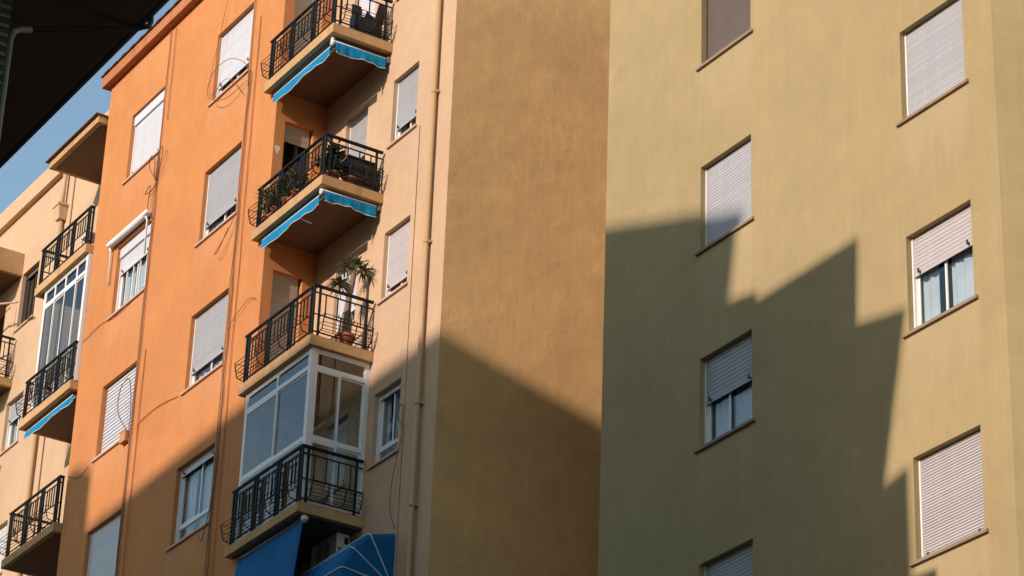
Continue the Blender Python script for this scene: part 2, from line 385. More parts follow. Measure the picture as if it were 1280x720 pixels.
def window(parent, F, u0, u1, v0, v1, drop=None, fm='white', sm='shut_white', pitch=0.042, box=0.0, low=0.0, sillm='sill',
           sill=True, curtain=True, gap=0.0, mull=0.5, sover=(0.10, 0.06), guides=True, stops=True, bars=0, dw=0.118):
    """opening with frame, panes, roller shutter lowered to height drop, sill; low = height of a fixed lower light"""
    fr = MB(); fw = 0.05
    for a in ((u0, u0 + fw, v0, v1), (u1 - fw, u1, v0, v1), (u0 + fw, u1 - fw, v0, v0 + fw), (u0 + fw, u1 - fw, v1 - fw, v1)):
        fr.box(F, a[0], a[1], dw, dw + 0.06, a[2], a[3])
    um = u0 + (u1 - u0) * mull; lo = v0 + low
    if low > 0: fr.box(F, u0 + fw, u1 - fw, dw + 0.002, dw + 0.055, lo, lo + 0.06)
    win = fr.build('window', M[fm], parent)
    base = lo + 0.06 if low > 0 else v0 + fw
    s = 0.035                                                   # two sliding sashes, one behind the other
    for k, (a, c, dd) in enumerate(((u0 + fw, um + 0.03, dw + 0.012), (um - 0.03, u1 - fw, dw + 0.034))):
        b = MB()
        for q in ((a, a + s, base, v1 - fw), (c - s, c, base, v1 - fw), (a + s, c - s, base, base + s), (a + s, c - s, v1 - fw - s, v1 - fw)):
            b.box(F, q[0], q[1], dd, dd + 0.018, q[2], q[3])
        b.build('sash', M[fm], win)
        g = MB(); g.box(F, a + s, c - s, dd + 0.006, dd + 0.010, base + s, v1 - fw - s); g.build('pane', M['glass'], win)
    if low > 0:
        g = MB(); g.box(F, u0 + fw, u1 - fw, dw + 0.02, dw + 0.024, v0 + fw, lo); g.build('pane', M['glass'], win)
    if curtain:
        b = MB(); n = 56; a, c = u0 + 0.02, u1 - 0.02; ph = (u0 * 7.3 + v0 * 3.1) % 6
        P = []
        for i in range(n + 1):
            t = i / n; P.append((a + (c - a) * t, 0.212 + 0.014 * math.sin(t * 46 + ph) + 0.007 * math.sin(t * 97 + 2 * ph)))
        cut = (0.30 + 0.07 * math.sin(ph), 0.46 + 0.05 * math.sin(2 * ph))
        for i in range(n):
            if cut[0] < i / n < cut[1]: continue
            b.quad(F(P[i][0], P[i][1], v0), F(P[i + 1][0], P[i + 1][1], v0), F(P[i + 1][0], P[i + 1][1], v1), F(P[i][0], P[i][1], v1), True)
        b.build('curtain', M['curtain'], win, fix=False, weld=True)
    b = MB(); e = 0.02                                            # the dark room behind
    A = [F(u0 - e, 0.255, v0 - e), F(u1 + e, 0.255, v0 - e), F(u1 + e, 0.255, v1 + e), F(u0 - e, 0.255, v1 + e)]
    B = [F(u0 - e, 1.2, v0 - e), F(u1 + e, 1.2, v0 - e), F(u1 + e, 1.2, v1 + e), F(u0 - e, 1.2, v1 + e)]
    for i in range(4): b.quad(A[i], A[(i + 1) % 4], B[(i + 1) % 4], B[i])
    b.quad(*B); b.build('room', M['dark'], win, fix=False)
    if sill:
        b = MB(); b.box(F, u0 - sover[0], u1 + sover[1], -0.042, 0.16, v0 - 0.045, v0 + 0.001)
        b.build('sill', M[sillm], win, bevel=0.006)
    if box > 0:
        b = MB(); b.box(F, u0 + 0.004, u1 - 0.004, 0.05, 0.13, v1 - box, v1 - 0.003); b.build('shutter_box', M[sm], win, bevel=0.004)
    if drop is not None:
        top = v1 - 0.003 - box
        if guides:
            for a in (u0 + 0.003, u1 - 0.038):
                b = MB(); b.box(F, a, a + 0.030, 0.080, 0.125, v0 + 0.002, top); b.build('shutter_guide', M[fm], win)
        shutter(win, F, u0 + 0.036, u1 - 0.036, top, drop, M[sm], 0.09, pitch, gap, stops=stops)
    for i in range(bars):
        b = MB(); uu = u0 + (u1 - u0) * (i + 1) / (bars + 1)
        b.box(F, uu - 0.014, uu + 0.014, 0.112, 0.135, v0 + 0.002, v1 - 0.02); b.build('bar', M['white'], win)
    return win

# ------------------------------------------------------------------ the terracotta and cream apartment building
YO, YC, YG, YB = 19.42, 20.45, 20.60, 19.25
GROUND = -1.6
XL, XR = -47.75, -39.97               # the orange bay
XCR = -35.50                          # corner of the cream bay
bld = thing('apartment_building', 'tall orange and cream apartment block with a blank brown side wall', 'apartment building')

FO, FC = FY(YO), FY(YC)
OX, PX = (-42.75, -41.28), (-46.49, -45.00)
def oz(k): return (27.415 - 3.0 * k, 28.92 - 3.0 * k)
holesO = [(x[0], x[1], *oz(k)) for x in (OX, PX) for k in range(0, 8)]
wall('orange_wall', M['orange'], bld, FO, XL, XR - 0.22, GROUND, 30.20, holesO)
# roof edge of the orange bay
b = MB()
b.wbox(XL - 0.16, XR + 0.10, YO - 0.16, YO + 1.6, 30.203, 30.46)
b.build('cornice', M['cornice'], bld, bevel=0.012)
b = MB()
for i in range(40):
    x = XL - 0.18 + i * 0.2
    b.wbox(x, x + 0.19, YO - 0.20 - 0.01 * (i % 2), YO + 0.3, 30.463, 30.48 + 0.004 * (i % 3))
b.build('coping', M['coping'], bld)
window(bld, FO, *PX, *oz(0), drop=27.50, box=0.22, pitch=0.05)
window(bld, FO, *PX, *oz(1), drop=25.32, box=0.22, pitch=0.05, bars=4)
window(bld, FO, *PX, *oz(2), drop=21.50, gap=0.22, pitch=0.075, guides=False, stops=False, sm='shut_white')
window(bld, FO, *PX, *oz(3), drop=18.50, pitch=0.055)
window(bld, FO, *OX, *oz(0), drop=27.72, pitch=0.048)
window(bld, FO, *OX, *oz(1), drop=24.74, pitch=0.048, sm='shut_grey')
window(bld, FO, *OX, *oz(2), drop=21.76, pitch=0.048, sm='shut_grey')
window(bld, FO, *OX, *oz(3), drop=19.76, pitch=0.06, low=0.34, mull=0.52)
for k in (4, 5, 6, 7):
    window(bld, FO, *OX, *oz(k), drop=oz(k)[0] + 0.1, pitch=0.12); window(bld, FO, *PX, *oz(k), drop=oz(k)[0] + 0.1, pitch=0.12)

# cream bay on the right
CX, DX = (-37.53, -36.68), (-39.20, -38.42)
def cz(k): return (24.41 - 3.0 * k, 25.70 - 3.0 * k)
holesC = [(*CX, *cz(k)) for k in range(-1, 7)] + [(*DX, *cz(k)) for k in (-1, 0, 1, 2)]
wall('cream_wall', M['cream'], bld, FC, XR - 0.20, XCR - 0.0, GROUND, 30.62, holesC)
for k in range(-1, 7):
    if k == 2: window(bld, FC, *CX, *cz(k), drop=cz(k)[1] - 0.10, pitch=0.045, low=0.26, sover=(0.08, 0.05), stops=False)
    else: window(bld, FC, *CX, *cz(k), drop=cz(k)[0] + {0: 0.30, 1: 0.22}.get(k, 0.05), pitch=0.05, sover=(0.08, 0.05), sm='shut_grey' if k == 0 else 'shut_pink')
for k in (-1, 0, 1, 2):
    window(bld, FC, *DX, *cz(k), drop=cz(k)[0] + {0: 0.36, 1: 0.32}.get(k, 0.06), pitch=0.05, sover=(0.06, 0.04), sm='shut_grey' if k == 0 else 'shut_white')
# side wall of the orange bay: the balcony doors open in it
FD = FX(XR)
slab_b = [26.345, 23.335, 20.340, 17.390]; slab_t = [26.555, 23.540, 20.545, 17.580]; rail_t = [27.42, 24.35, 21.47, 18.57]
DYr = (19.62, 20.20)
doorsD = [(DYr[0], DYr[1], slab_t[k] + 0.02, slab_t[k] + 2.24) for k in range(4)]
wall('door_wall', M['orange'], bld, FD, YO, YC - 0.001, GROUND, 30.20, doorsD, 0.22)
for k, d in enumerate(doorsD):
    if k == 1:
        w = window(bld, FD, *d, drop=d[3] - 0.36, sill=False, curtain=False, sm='shut_beige', fm='brownframe', mull=0.55, stops=False, guides=False)
    else:
        w = window(bld, FD, *d, drop=d[2] + 0.02, sill=False, curtain=False, sm='shut_beige', fm='brownframe', stops=False, guides=False)
b = MB()                                                         # bare patch of plaster by the second balcony door
b.poly([FD(19.50 + 0.05 * math.cos(w) * (1 + .45 * math.sin(3 * w)), -0.002, 25.15 + 0.10 * math.sin(w) * (1 + .2 * math.cos(2 * w))) for w in [k * 0.45 for k in range(14)]])
b.build('bare_patch', M['block_pale'], bld)
# tall blank side wall
TURN = math.radians(10.0)  # wall turned sunward so that it catches more light
FBR = Frame((XCR + 0.001, YC + 0.001, 0), (math.sin(TURN), math.cos(TURN), 0), (math.cos(TURN), -math.sin(TURN), 0))
wall('brown_wall', M['brown'], bld, FBR, 0.0, 12.5, GROUND, 30.62, (), 0.22)
b = MB(); b.wbox(XR - 0.02, XCR + 0.14, YC - 0.14, YC + 0.4, 30.623, 30.95); b.box(FBR, 0.45, 12.5, -0.14, 0.3, 30.623, 30.95); b.build('parapet', M['cream'], bld, bevel=0.01)
b = MB(); b.wbox(-60.0, XCR - 0.26, YC + 1.35, 33.0, GROUND, 30.1); b.build('core', M['plaster'], bld)
# cream wall on the left of the orange bay
XLL = -62.0
WLX = (-54.20, -53.30); DLX = (-49.30, -48.50); GLX = (-49.85, -47.80)
lz = [(27.49, 28.87), (24.50, 25.70), (21.50, 22.70), (18.5, 19.7)]
holesL = [(*WLX, *z) for z in lz] + [(*DLX, 26.60, 28.70), (*DLX, 23.62, 25.6), (*DLX, 20.60, 22.70)] + [(-57.3, -55.0, z, z + 2.3) for z in (23.26, 26.26)]
FL = FC
wall('cream_wall', M['cream'], bld, FL, XLL, XL - 0.0, GROUND, 30.62, holesL)
wall('side_wall', M['orange'], bld, Frame((XL + 0.002, 0, 0), (0, 1, 0), (-1, 0, 0)), YO + 0.252, YC - 0.002, GROUND, 30.20, (), 0.2)
b = MB(); b.wbox(XLL, XL - 0.002, YC - 0.13, YC + 0.4, 30.623, 31.08); b.build('parapet', M['cream'], bld, bevel=0.012)
window(bld, FL, *WLX, *lz[0], drop=lz[0][1] - 0.12, fm='brownframe', sm='shut_brown', sover=(0.08, 0.06), curtain=False)
window(bld, FL, *WLX, *lz[1], drop=lz[1][1] - 0.48, sm='shut_grey', sover=(0.08, 0.06))
window(bld, FL, *WLX, *lz[2], drop=lz[2][0] + 0.05, sover=(0.08, 0.06))
window(bld, FL, *WLX, *lz[3], drop=lz[3][0] + 0.05, sover=(0.08, 0.06))
window(bld, FL, *DLX, 26.60, 28.70, drop=26.9, sill=False, sm='shut_beige')
window(bld, FL, *DLX, 23.62, 25.6, drop=24.9, sill=False, sm='shut_white')
window(bld, FL, *DLX, 20.60, 22.70, drop=20.65, sill=False, pitch=0.09, gap=0.2)
for z in (23.26, 26.26):                                          # deep loggias behind the far balconies, lined dark to paint in their shade
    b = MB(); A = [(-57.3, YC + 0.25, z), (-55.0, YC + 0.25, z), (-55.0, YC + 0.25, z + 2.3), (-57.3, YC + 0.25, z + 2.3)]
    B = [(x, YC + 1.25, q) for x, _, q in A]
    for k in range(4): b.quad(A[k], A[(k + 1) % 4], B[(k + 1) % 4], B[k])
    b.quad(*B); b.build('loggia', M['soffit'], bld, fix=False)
# canopy slabs over the top balconies
b = MB(); b.wbox(-50.25, XL - 0.06, YB - 0.02, YC - 0.002, 29.36, 29.52); cn = b.build('canopy', M['slab'], bld, bevel=0.008)
b = MB(); b.wbox(-50.13, XL - 0.16, YB + 0.10, YC - 0.01, 29.345, 29.359); b.build('soffit', M['soffit'], cn)  # dark panel that paints in the canopy's underside shade
b = MB(); b.wbox(-50.32, XL - 0.03, YB - 0.09, YC - 0.002, 29.523, 29.55); b.build('canopy_coping', M['coping'], bld)
b = MB(); b.wbox(-57.6, -54.25, YB, YC - 0.002, 28.86, 29.42); cn = b.build('canopy', M['slab'], bld, bevel=0.01)
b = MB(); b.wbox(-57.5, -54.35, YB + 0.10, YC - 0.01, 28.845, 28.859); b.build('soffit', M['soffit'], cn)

# ------------------------------------------------------------------ balconies
def balcony(x0, x1, yf, yb, zb, zt, zr, yside=None, left=False, racks=True, ball=True):
    """slab with an iron railing; yside = how far the right-hand railing runs back"""
    b = MB(); b.wbox(x0, x1, yf, yb - 0.002, zb, zt - 0.022); sl = b.build('balcony', M['slab'], bld, bevel=0.010)
    b = MB(); b.wbox(x0 + 0.10, x1 - 0.10, yf + 0.10, yb - 0.004, zb - 0.012, zb - 0.001); b.build('soffit', M['soffit'], sl)  # dark panel that paints in the shade below the slab
    b = MB(); b.wbox(x0 + 0.03, x1 - 0.03, yf + 0.03, yb - 0.002, zt - 0.022, zt); b.build('floor_tiles', M['tile'], sl)
    rb = zt + 0.07; r2 = zr - 0.14; rm = zt + (zr - zt) * 0.42; L = x1 - x0; hw = 0.017
    yR = yf + 0.05; xr = x1 - 0.05; xl = x0 + 0.10
    def bar(x_0, x_1, y_0, y_1, z_0, z_1, name):
        q = MB(); q.wbox(x_0, x_1, y_0, y_1, z_0, z_1); return q.build(name, M['iron'], sl)
    yb2 = (yside if yside else yb) - 0.04
    bar(xl - 0.06, xr + 0.03, yR - 0.024, yR + 0.024, zr - 0.03, zr, 'handrail')
    bar(xr - 0.03, xr + 0.03, yR + 0.031, yb2, zr - 0.035, zr, 'handrail')
    for z, t in ((r2, 0.011), (rb, 0.011)):
        bar(xl, xr, yR - 0.009, yR + 0.009, z - t, z + t, 'rail')
        bar(xr - 0.009, xr + 0.009, yR + 0.01, yb2, z - t, z + t, 'rail')
    bar(xl, xr, yR - 0.008, yR + 0.008, rm - 0.008, rm + 0.008, 'rail')
    bar(xr - 0.008, xr + 0.008, yR + 0.01, yb2, rm - 0.008, rm + 0.008, 'rail')
    xs = [xl, xl + (xr - xl) / 3, xl + 2 * (xr - xl) / 3, xr]
    for i, x in enumerate(xs):
        for dx in ((0.0, 0.10) if i < 3 else (-0.09, 0.0)):
            dx2 = dx - (0.05 if 0 < i < 3 else 0)
            bar(x + dx2 - hw, x + dx2 + hw, yR - hw, yR + hw, zt + 0.001, zr - 0.036, 'post')
    bal = None
    def baluster(x, y):
        nonlocal bal
        if bal is None:
            q = MB(); q.wbox(-0.009, 0.009, -0.009, 0.009, rm if ball else rb, r2); bal = q.build('baluster', M['iron'], sl); bal.location = (x, y, 0)
        else:
            c = bal.copy(); COL.objects.link(c); c.parent = sl; c.location = (x, y, 0)
    for i in range(3):
        for k in range(5):
            baluster(xs[i] + 0.10 + (xs[i + 1] - xs[i] - 0.10) * (k + 1) / 6, yR)
    n = max(0, int((yb2 - yR) / 0.19)) if not yside else 0
    for k in range(n - 1): baluster(xr, yR + (yb2 - yR) * (k + 1) / n)
    if not yside:
        bar(xr - hw, xr + hw, yb2 - 0.13, yb2 - 0.13 + 2 * hw, zt + 0.001, zr - 0.036, 'post')
        bar(xr - hw, xr + hw, yR + 0.09, yR + 0.09 + 2 * hw, zt + 0.001, zr - 0.036, 'post')
    else: bar(xr - hw, xr + hw, yb2 - 2 * hw, yb2, zt + 0.001, zr - 0.036, 'post')
    if left:
        bar(xl - 0.03, xl + 0.03, yR + 0.031, yb - 0.04, zr - 0.035, zr, 'handrail')
        for z in (r2, rb, rm): bar(xl - 0.009, xl + 0.009, yR + 0.01, yb - 0.04, z - 0.010, z + 0.010, 'rail')
        for k in range(5): baluster(xl, yR + 1.05 * (k + 1) / 6)
    if racks:
        # wire racks for window boxes along the front and the right side
        def rack(P0, P1, N):
            q = MB(); P0 = Vector(P0); P1 = Vector(P1); N = Vector(N); n = 4
            prof = [(0.02, 0.02), (0.115, 0.045), (0.150, 0.16), (0.175, 0.30)]
            for i in range(n):
                p = P0.lerp(P1, i / (n - 1))
                q.tube([p + N * a + Z * c for a, c in prof], 0.0105, 5)
            for a, c in ((0.07, 0.033), (0.118, 0.05), (0.133, 0.11), (0.150, 0.165), (0.163, 0.235), (0.175, 0.30)):
                q.tube([P0 + N * a + Z * c, P1 + N * a + Z * c], 0.0065, 5)
            for p in (P0, P1):
                for a, c in ((0.150, 0.165), (0.175, 0.30)): q.tube([p + N * a + Z * c, p + Z * c], 0.006, 5)
            return q.build('flower_rack', M['iron'], sl)
        rack((xl - 0.05, yR, zt + 0.05), (xr - 0.14, yR, zt + 0.05), (0, -1, 0))
        if not yside: rack((xr, yR + 0.12, zt + 0.05), (xr, yb - 0.10, zt + 0.05), (1, 0, 0))
    return sl
BX = (-40.20, -37.66)
bal_r = [balcony(*BX, YB, YC, slab_b[k], slab_t[k], rail_t[k]) for k in range(4)]
LXb = (-50.25, XL - 0.012)
bal_l = [balcony(*LXb, YB, YC, slab_b[k], slab_t[k], rail_t[k] + (0.04 if k else 0), yside=YO + 0.0, left=True, racks=(k != 0)) for k in range(3)]
for z in (26.25, 23.25): balcony(-57.6, -54.05, YB, YC, z - 0.2, z, z + 0.98, left=True)
# right-hand balconies: the slab also runs a little past the orange bay corner, built in balcony()

# ------------------------------------------------------------------ glazed enclosures
def glazing(x0, x1, yf, yb, z0, z1, ztr, zmid, mull, side=True, gm='glass'):
    fr = MB(); w = 0.055; F = FY(yf)
    def bx(F, a, c, v0, v1, d0=0.0, d1=0.05): fr.box(F, a, c, d0, d1, v0, v1)
    bx(F, x0, x0 + w, z0, z1); 
    bx(F, x1 - 0.10, x1, z0, z1, -0.004, 0.10)
    for z, h in ((z1 - 0.045, 0.045), (ztr, 0.06), (zmid, 0.07), (z0, 0.05)): bx(F, x0 + w, x1 - 0.10, z, z + h, 0.002, 0.048)
    if side:
        G = FX(x1 - 0.002)
        bx(G, yb - 0.08, yb - 0.003, z0, z1)
        for z, h in ((z1 - 0.045, 0.045), (ztr, 0.06), (zmid, 0.07), (z0, 0.05)): bx(G, yf + 0.10, yb - 0.08, z, z + h, 0.002, 0.048)
    e = fr.build('glazed_enclosure', M['white'], bld)
    def light(F, a, c, v0, v1, d, s=0.032):
        q = MB()
        for r in ((a, a + s, v0, v1), (c - s, c, v0, v1), (a + s, c - s, v0, v0 + s), (a + s, c - s, v1 - s, v1)):
            q.box(F, r[0], r[1], d, d + 0.02, r[2], r[3])
        q.build('sash', M['white'], e)
        q = MB(); q.box(F, a + s, c - s, d + 0.008, d + 0.012, v0 + s, v1 - s); q.build('pane', M[gm], e)
    cuts = [x0 + w] + mull + [x1 - 0.10]
    for i in range(len(cuts) - 1):
        a, c = cuts[i], cuts[i + 1]
        light(F, a, c, ztr + 0.06, z1 - 0.045, 0.012)
        light(F, a - 0.0, c + (0.03 if i < len(cuts) - 2 else 0), zmid + 0.07, ztr, 0.004 + 0.023 * (i % 2))
        if zmid - z0 > 0.1: light(F, a, c, z0 + 0.05, zmid, 0.012)
    if side:
        ym = (yf + yb) / 2 + 0.0
        light(G, yf + 0.10, yb - 0.08, ztr + 0.06, z1 - 0.045, 0.012)
        for i, (a, c) in enumerate(((yf + 0.10, ym + 0.02), (ym - 0.02, yb - 0.08))):
            light(G, a, c, zmid + 0.07, ztr, 0.004 + 0.023 * i); light(G, a, c, z0 + 0.05, zmid, 0.004 + 0.023 * i)
    return e
glazing(-40.06, -37.74, 19.345, YC, slab_t[3] + 0.002, slab_b[2] - 0.002, 19.965, 18.70, [-38.93])
glazing(-49.90, -47.77, 19.345, YC, slab_t[1] + 0.002, slab_b[0] - 0.002, 25.93, slab_t[1] + 0.03, [-49.38, -48.86, -48.32], side=False, gm='glass_dark')

# ------------------------------------------------------------------ olive building on the right
ol = thing('apartment_building', 'olive yellow apartment building with two columns of shuttered windows', 'apartment building')
FG = FY(YG); GX0, GX1 = -31.03, -22.50
GA, GB = (-28.64, -27.46), (-24.26, -23.04)
gz = lambda k: (21.62 - 3.0 * k, 22.955 - 3.0 * k)
holesG = [(*GA, *gz(k)) for k in range(-1, 7)] + [(*GB, *gz(k)) for k in range(-1, 7)]
wall('olive_wall', M['olive'], ol, FG, GX0, GX1, GROUND, 27.0, holesG)
ch = 0.9
wall('chamfer_wall', M['olive'], ol, Frame((GX1 + 0.001, YG + 0.001, 0), (math.cos(0.92), math.sin(0.92), 0), (math.sin(0.92), -math.cos(0.92), 0)), 0.0, 2.6, GROUND, 27.0)
wall('side_wall', M['olive'], ol, Frame((GX0 + 0.001, 0, 0), (0, 1, 0), (-1, 0, 0)), YG + 0.252, YG + 9.0, GROUND, 27.0)
b = MB(); b.wbox(GX0 + 0.26, GX1 - 0.1, YG + 1.3, YG + 9.0, GROUND, 26.8); b.build('core', M['plaster'], ol)
b = MB(); b.wbox(GX0 - 0.1, GX1 + 0.05, YG - 0.1, YG + 9.0, 27.003, 27.25); b.build('parapet', M['olive'], ol)
G = dict(sillm='sill_olive', sover=(0.09, 0.07))
for k in range(-1, 7):
    z = gz(k)
    if k == 0: window(ol, FG, *GA, *z, drop=z[0] + 0.10, sm='shut_brown', fm='brownframe', pitch=0.04, stops=False, **G)
    elif k == 2: window(ol, FG, *GA, *z, drop=16.28, sm='shut_grey', pitch=0.062, mull=0.42, **G)
    else: window(ol, FG, *GA, *z, drop=z[0] + 0.01, sm='shut_olive' if k == 1 else 'shut_grey', pitch=0.050, stops=False, **G)
    if k == 2: window(ol, FG, *GB, *z, drop=16.40, sm='shut_pink', pitch=0.056, mull=0.46, **G)
    elif k == 3: window(ol, FG, *GB, *z, drop=z[0] + 0.01, sm='shut_pink', gap=0.13, pitch=0.037, **G)
    else: window(ol, FG, *GB, *z, drop=z[0] + 0.01, sm='shut_olive', pitch=0.044, stops=False, **G)

# ------------------------------------------------------------------ house with the dark eave, beside the camera
hs = thing('house', 'neighbouring brick house under a wide dark overhanging eave', 'house')
EX1 = -21.5
b = MB(); b.wbox(-46.0, EX1, 1.0, 10.0, 16.09, 16.16); b.build('soffit', M['eave'], hs)
b = MB(); b.wbox(-46.0, EX1, 9.95, 10.03, 16.163, 16.33); b.build('fascia', M['eave'], hs)
b = MB()
b.quad((-46, 10.03, 16.34), (EX1, 10.03, 16.34), (EX1, 5.2, 18.2), (-46, 5.2, 18.2)); b.quad((-46, 0.9, 16.34), (EX1, 0.9, 16.34), (EX1, 5.2, 18.2), (-46, 5.2, 18.2))
b.poly([(EX1, 10.03, 16.34), (EX1, 5.2, 18.2), (EX1, 0.9, 16.34)]); b.poly([(-46, 10.03, 16.34), (-46, 5.2, 18.2), (-46, 0.9, 16.34)])
b.quad((-46, 10.03, 16.34), (EX1, 10.03, 16.34), (EX1, 0.9, 16.34), (-46, 0.9, 16.34))
b.build('roof', M['roof_tile'], hs)
HXW, HYW = -23.80, 8.50
b = MB(); b.wbox(-45.0, HXW, 2.0, HYW, GROUND, 16.088); hw = b.build('wall', M['mortar'], hs)
bm0 = None
for r in range(30):                                                # the bricks of the strip of wall that shows
    z = 16.04 - (r + 1) * 0.055
    for c in range(3):
        y1 = HYW - 0.003 - c * 0.25 - (0.12 if r % 2 else 0)
        if bm0 is None:
            q = MB(); q.wbox(0, 0.018, -0.235, 0, 0, 0.043); bm0 = q.build('brick', M['brick'], hw, bevel=0.003); bm0.location = (HXW + 0.001, y1, z)
        else:
            cpy = bm0.copy(); COL.objects.link(cpy); cpy.parent = hw; cpy.location = (HXW + 0.001, y1, z)
b = MB()
b.tube([(-46, 10.09, 16.24), (EX1, 10.09, 16.24)], 0.065, 10); b.build('gutter', M['box'], hs)
gp = MB()
gp.tube([(-24.05, 10.13, 16.30), (-24.035, 10.13, 16.14), (-24.04, 10.11, 16.08), (-24.08, 10.05, 16.065), (-24.14, 9.98, 16.04), (-23.99, 8.80, 15.53)], 0.030, 8)
gp.build('gutter_pipe', M['box'], hs)
b = MB()
b.tube([(-23.99, 8.80, 15.53), (-23.95, 8.68, 15.47), (-23.93, 8.60, 15.41), (-23.93, 8.575, 15.30), (-23.92, 8.57, 15.0), (-23.89, 8.57, 8.0)], 0.036, 8)
b.build('downpipe', M['eave_pipe'], hs)

# ------------------------------------------------------------------ blocks across the street whose roofline throws the shadow, and one added sky blocker
def caster(profile, yf, label, rows, m='block'):
    """profile: (u, w) roofline measured along the sun onto the plane Y = 0; walls run along the sun's bearing"""
    o = thing('apartment_building', label, 'apartment building')
    s = SUN / SUN.y                                                  # per metre of Y
    top = [(u + s.x * yf, w + s.z * yf) for u, w in profile]
    d = Vector((-s.x, -1.0, -s.z)) * 9.0                     # roofs slope up away from the street
    F0 = [Vector((x, yf, z)) for x, z in top]
    F1 = [p + d for p in F0]
    g0 = [Vector((p.x, p.y, GROUND)) for p in F0]; g1 = [Vector((p.x, p.y, GROUND)) for p in F1]
    b = MB()
    b.poly([g0[0]] + F0 + [g0[-1]]); b.poly(list(reversed([g1[0]] + F1 + [g1[-1]])))
    for i in range(len(F0) - 1): b.quad(F0[i], F0[i + 1], F1[i + 1], F1[i])
    b.quad(g0[0], F0[0], F1[0], g1[0]); b.quad(g0[-1], F0[-1], F1[-1], g1[-1])
    b.build('wall', M[m], o)
    q0 = None
    for r in range(rows):
        x = min(p.x for p in F0) + 1.2
        while x < max(p.x for p in F0) - 2.0:
            z = 4.0 + 3.0 * r
            loc = (x, yf + 0.001, z)
            if q0 is None:
                q = MB(); q.wbox(0, 1.2, 0, 0.03, 0, 1.3); q0 = q.build('window', M['shut_beige'], o); q0.location = loc
            else:
                c = q0.copy(); COL.objects.link(c); c.parent = o; c.location = loc
            x += 2.9
    return o
roof1 = [(-62.0, 27.75), (-43.9, 27.75), (-43.85, 28.55), (-42.9, 28.75), (-42.15, 28.4), (-42.1, 27.2), (-36.0, 27.45), (-32.5, 27.62), (-30.0, 27.62), (-27.2, 27.62)]
caster(roof1, -13.0, 'long plain apartment block across the street, out of the frame', 8, 'block_pale')
roof2 = [(-28.2, 27.60), (-26.29, 27.65), (-23.97, 26.87), (-23.03, 26.58), (-23.09, 26.05), (-23.24, 25.20), (-22.9, 25.1), (-22.9, 10.0)]
caster(roof2, -6.0, 'stepped plain apartment block across the street, out of the frame', 5)
roof3 = [(-24.2, 25.15), (-23.3, 25.20), (-22.66, 25.10), (-22.57, 24.95), (-20.47, 24.98), (-20.52, 23.77), (-19.57, 23.61), (-20.07, 21.40), (-19.62, 21.50), (-19.65, 10.0)]
caster(roof3, 4.5, 'narrow stepped house nearer the olive building, out of the frame', 4)
caster([(-14.4, 46.0), (12.0, 46.0)], -4.0, 'tall added block behind the camera, unseen, cutting sky light on the olive wall', 11)  # added block that keeps sky light off the olive wall

# ------------------------------------------------------------------ ground
b = MB(); b.quad((-400, -400, GROUND), (400, -400, GROUND), (400, 400, GROUND), (-400, 400, GROUND))
gr = b.build('road', M['asphalt']); gr['kind'] = 'structure'

# ------------------------------------------------------------------ awnings
def valance(P0, P1, h, parent, m, drop=0.03, sag=0.0, seed=0, n=48, scal=4):
    """strip of canvas with a scalloped, white-edged hem between two points"""
    P0 = Vector(P0); P1 = Vector(P1); t = (P1 - P0).normalized(); N = t.cross(Z); rnd = random.Random(seed)
    ph = rnd.random() * 6; b = MB(); pts = []; rows = 5
    G = []
    for i in range(n + 1):
        f = i / n; p = P0.lerp(P1, f)
        hh = h * (0.92 + 0.08 * abs(math.sin(f * math.pi * scal))) * (1 + 0.10 * math.sin(f * 5 + ph))
        col = []
        for j in range(rows + 1):
            g = j / rows
            off = (0.018 * math.sin(f * 11 + ph) + 0.008 * math.sin(f * 31 + 2 * ph)) * g
            col.append(p + N * off - Z * (hh * g))
        G.append(col); pts.append(col[-1] - Z * 0.002)
    for i in range(n):
        for j in range(rows): b.quad(G[i][j], G[i + 1][j], G[i + 1][j + 1], G[i][j + 1], True)
    o = b.build('valance', m, parent, fix=False, weld=True)
    so = o.modifiers.new("thick", 'SOLIDIFY'); so.thickness = 0.004
    b = MB(); b.tube(pts, 0.008, 5); b.build('hem', M['trim'], parent)
    return o
def rolled_awning(P0, P1, label, h, seed, m='blue'):
    a = thing('awning', label, 'awning', group='blue rolled awnings under balconies')
    P0 = Vector(P0); P1 = Vector(P1)
    valance(P0, P1, h, a, M[m], seed=seed)
    b = MB(); b.tube([P0 + Z * 0.012, P1 + Z * 0.012], 0.011, 8); b.build('front_bar', M['trim'], a)
    return a
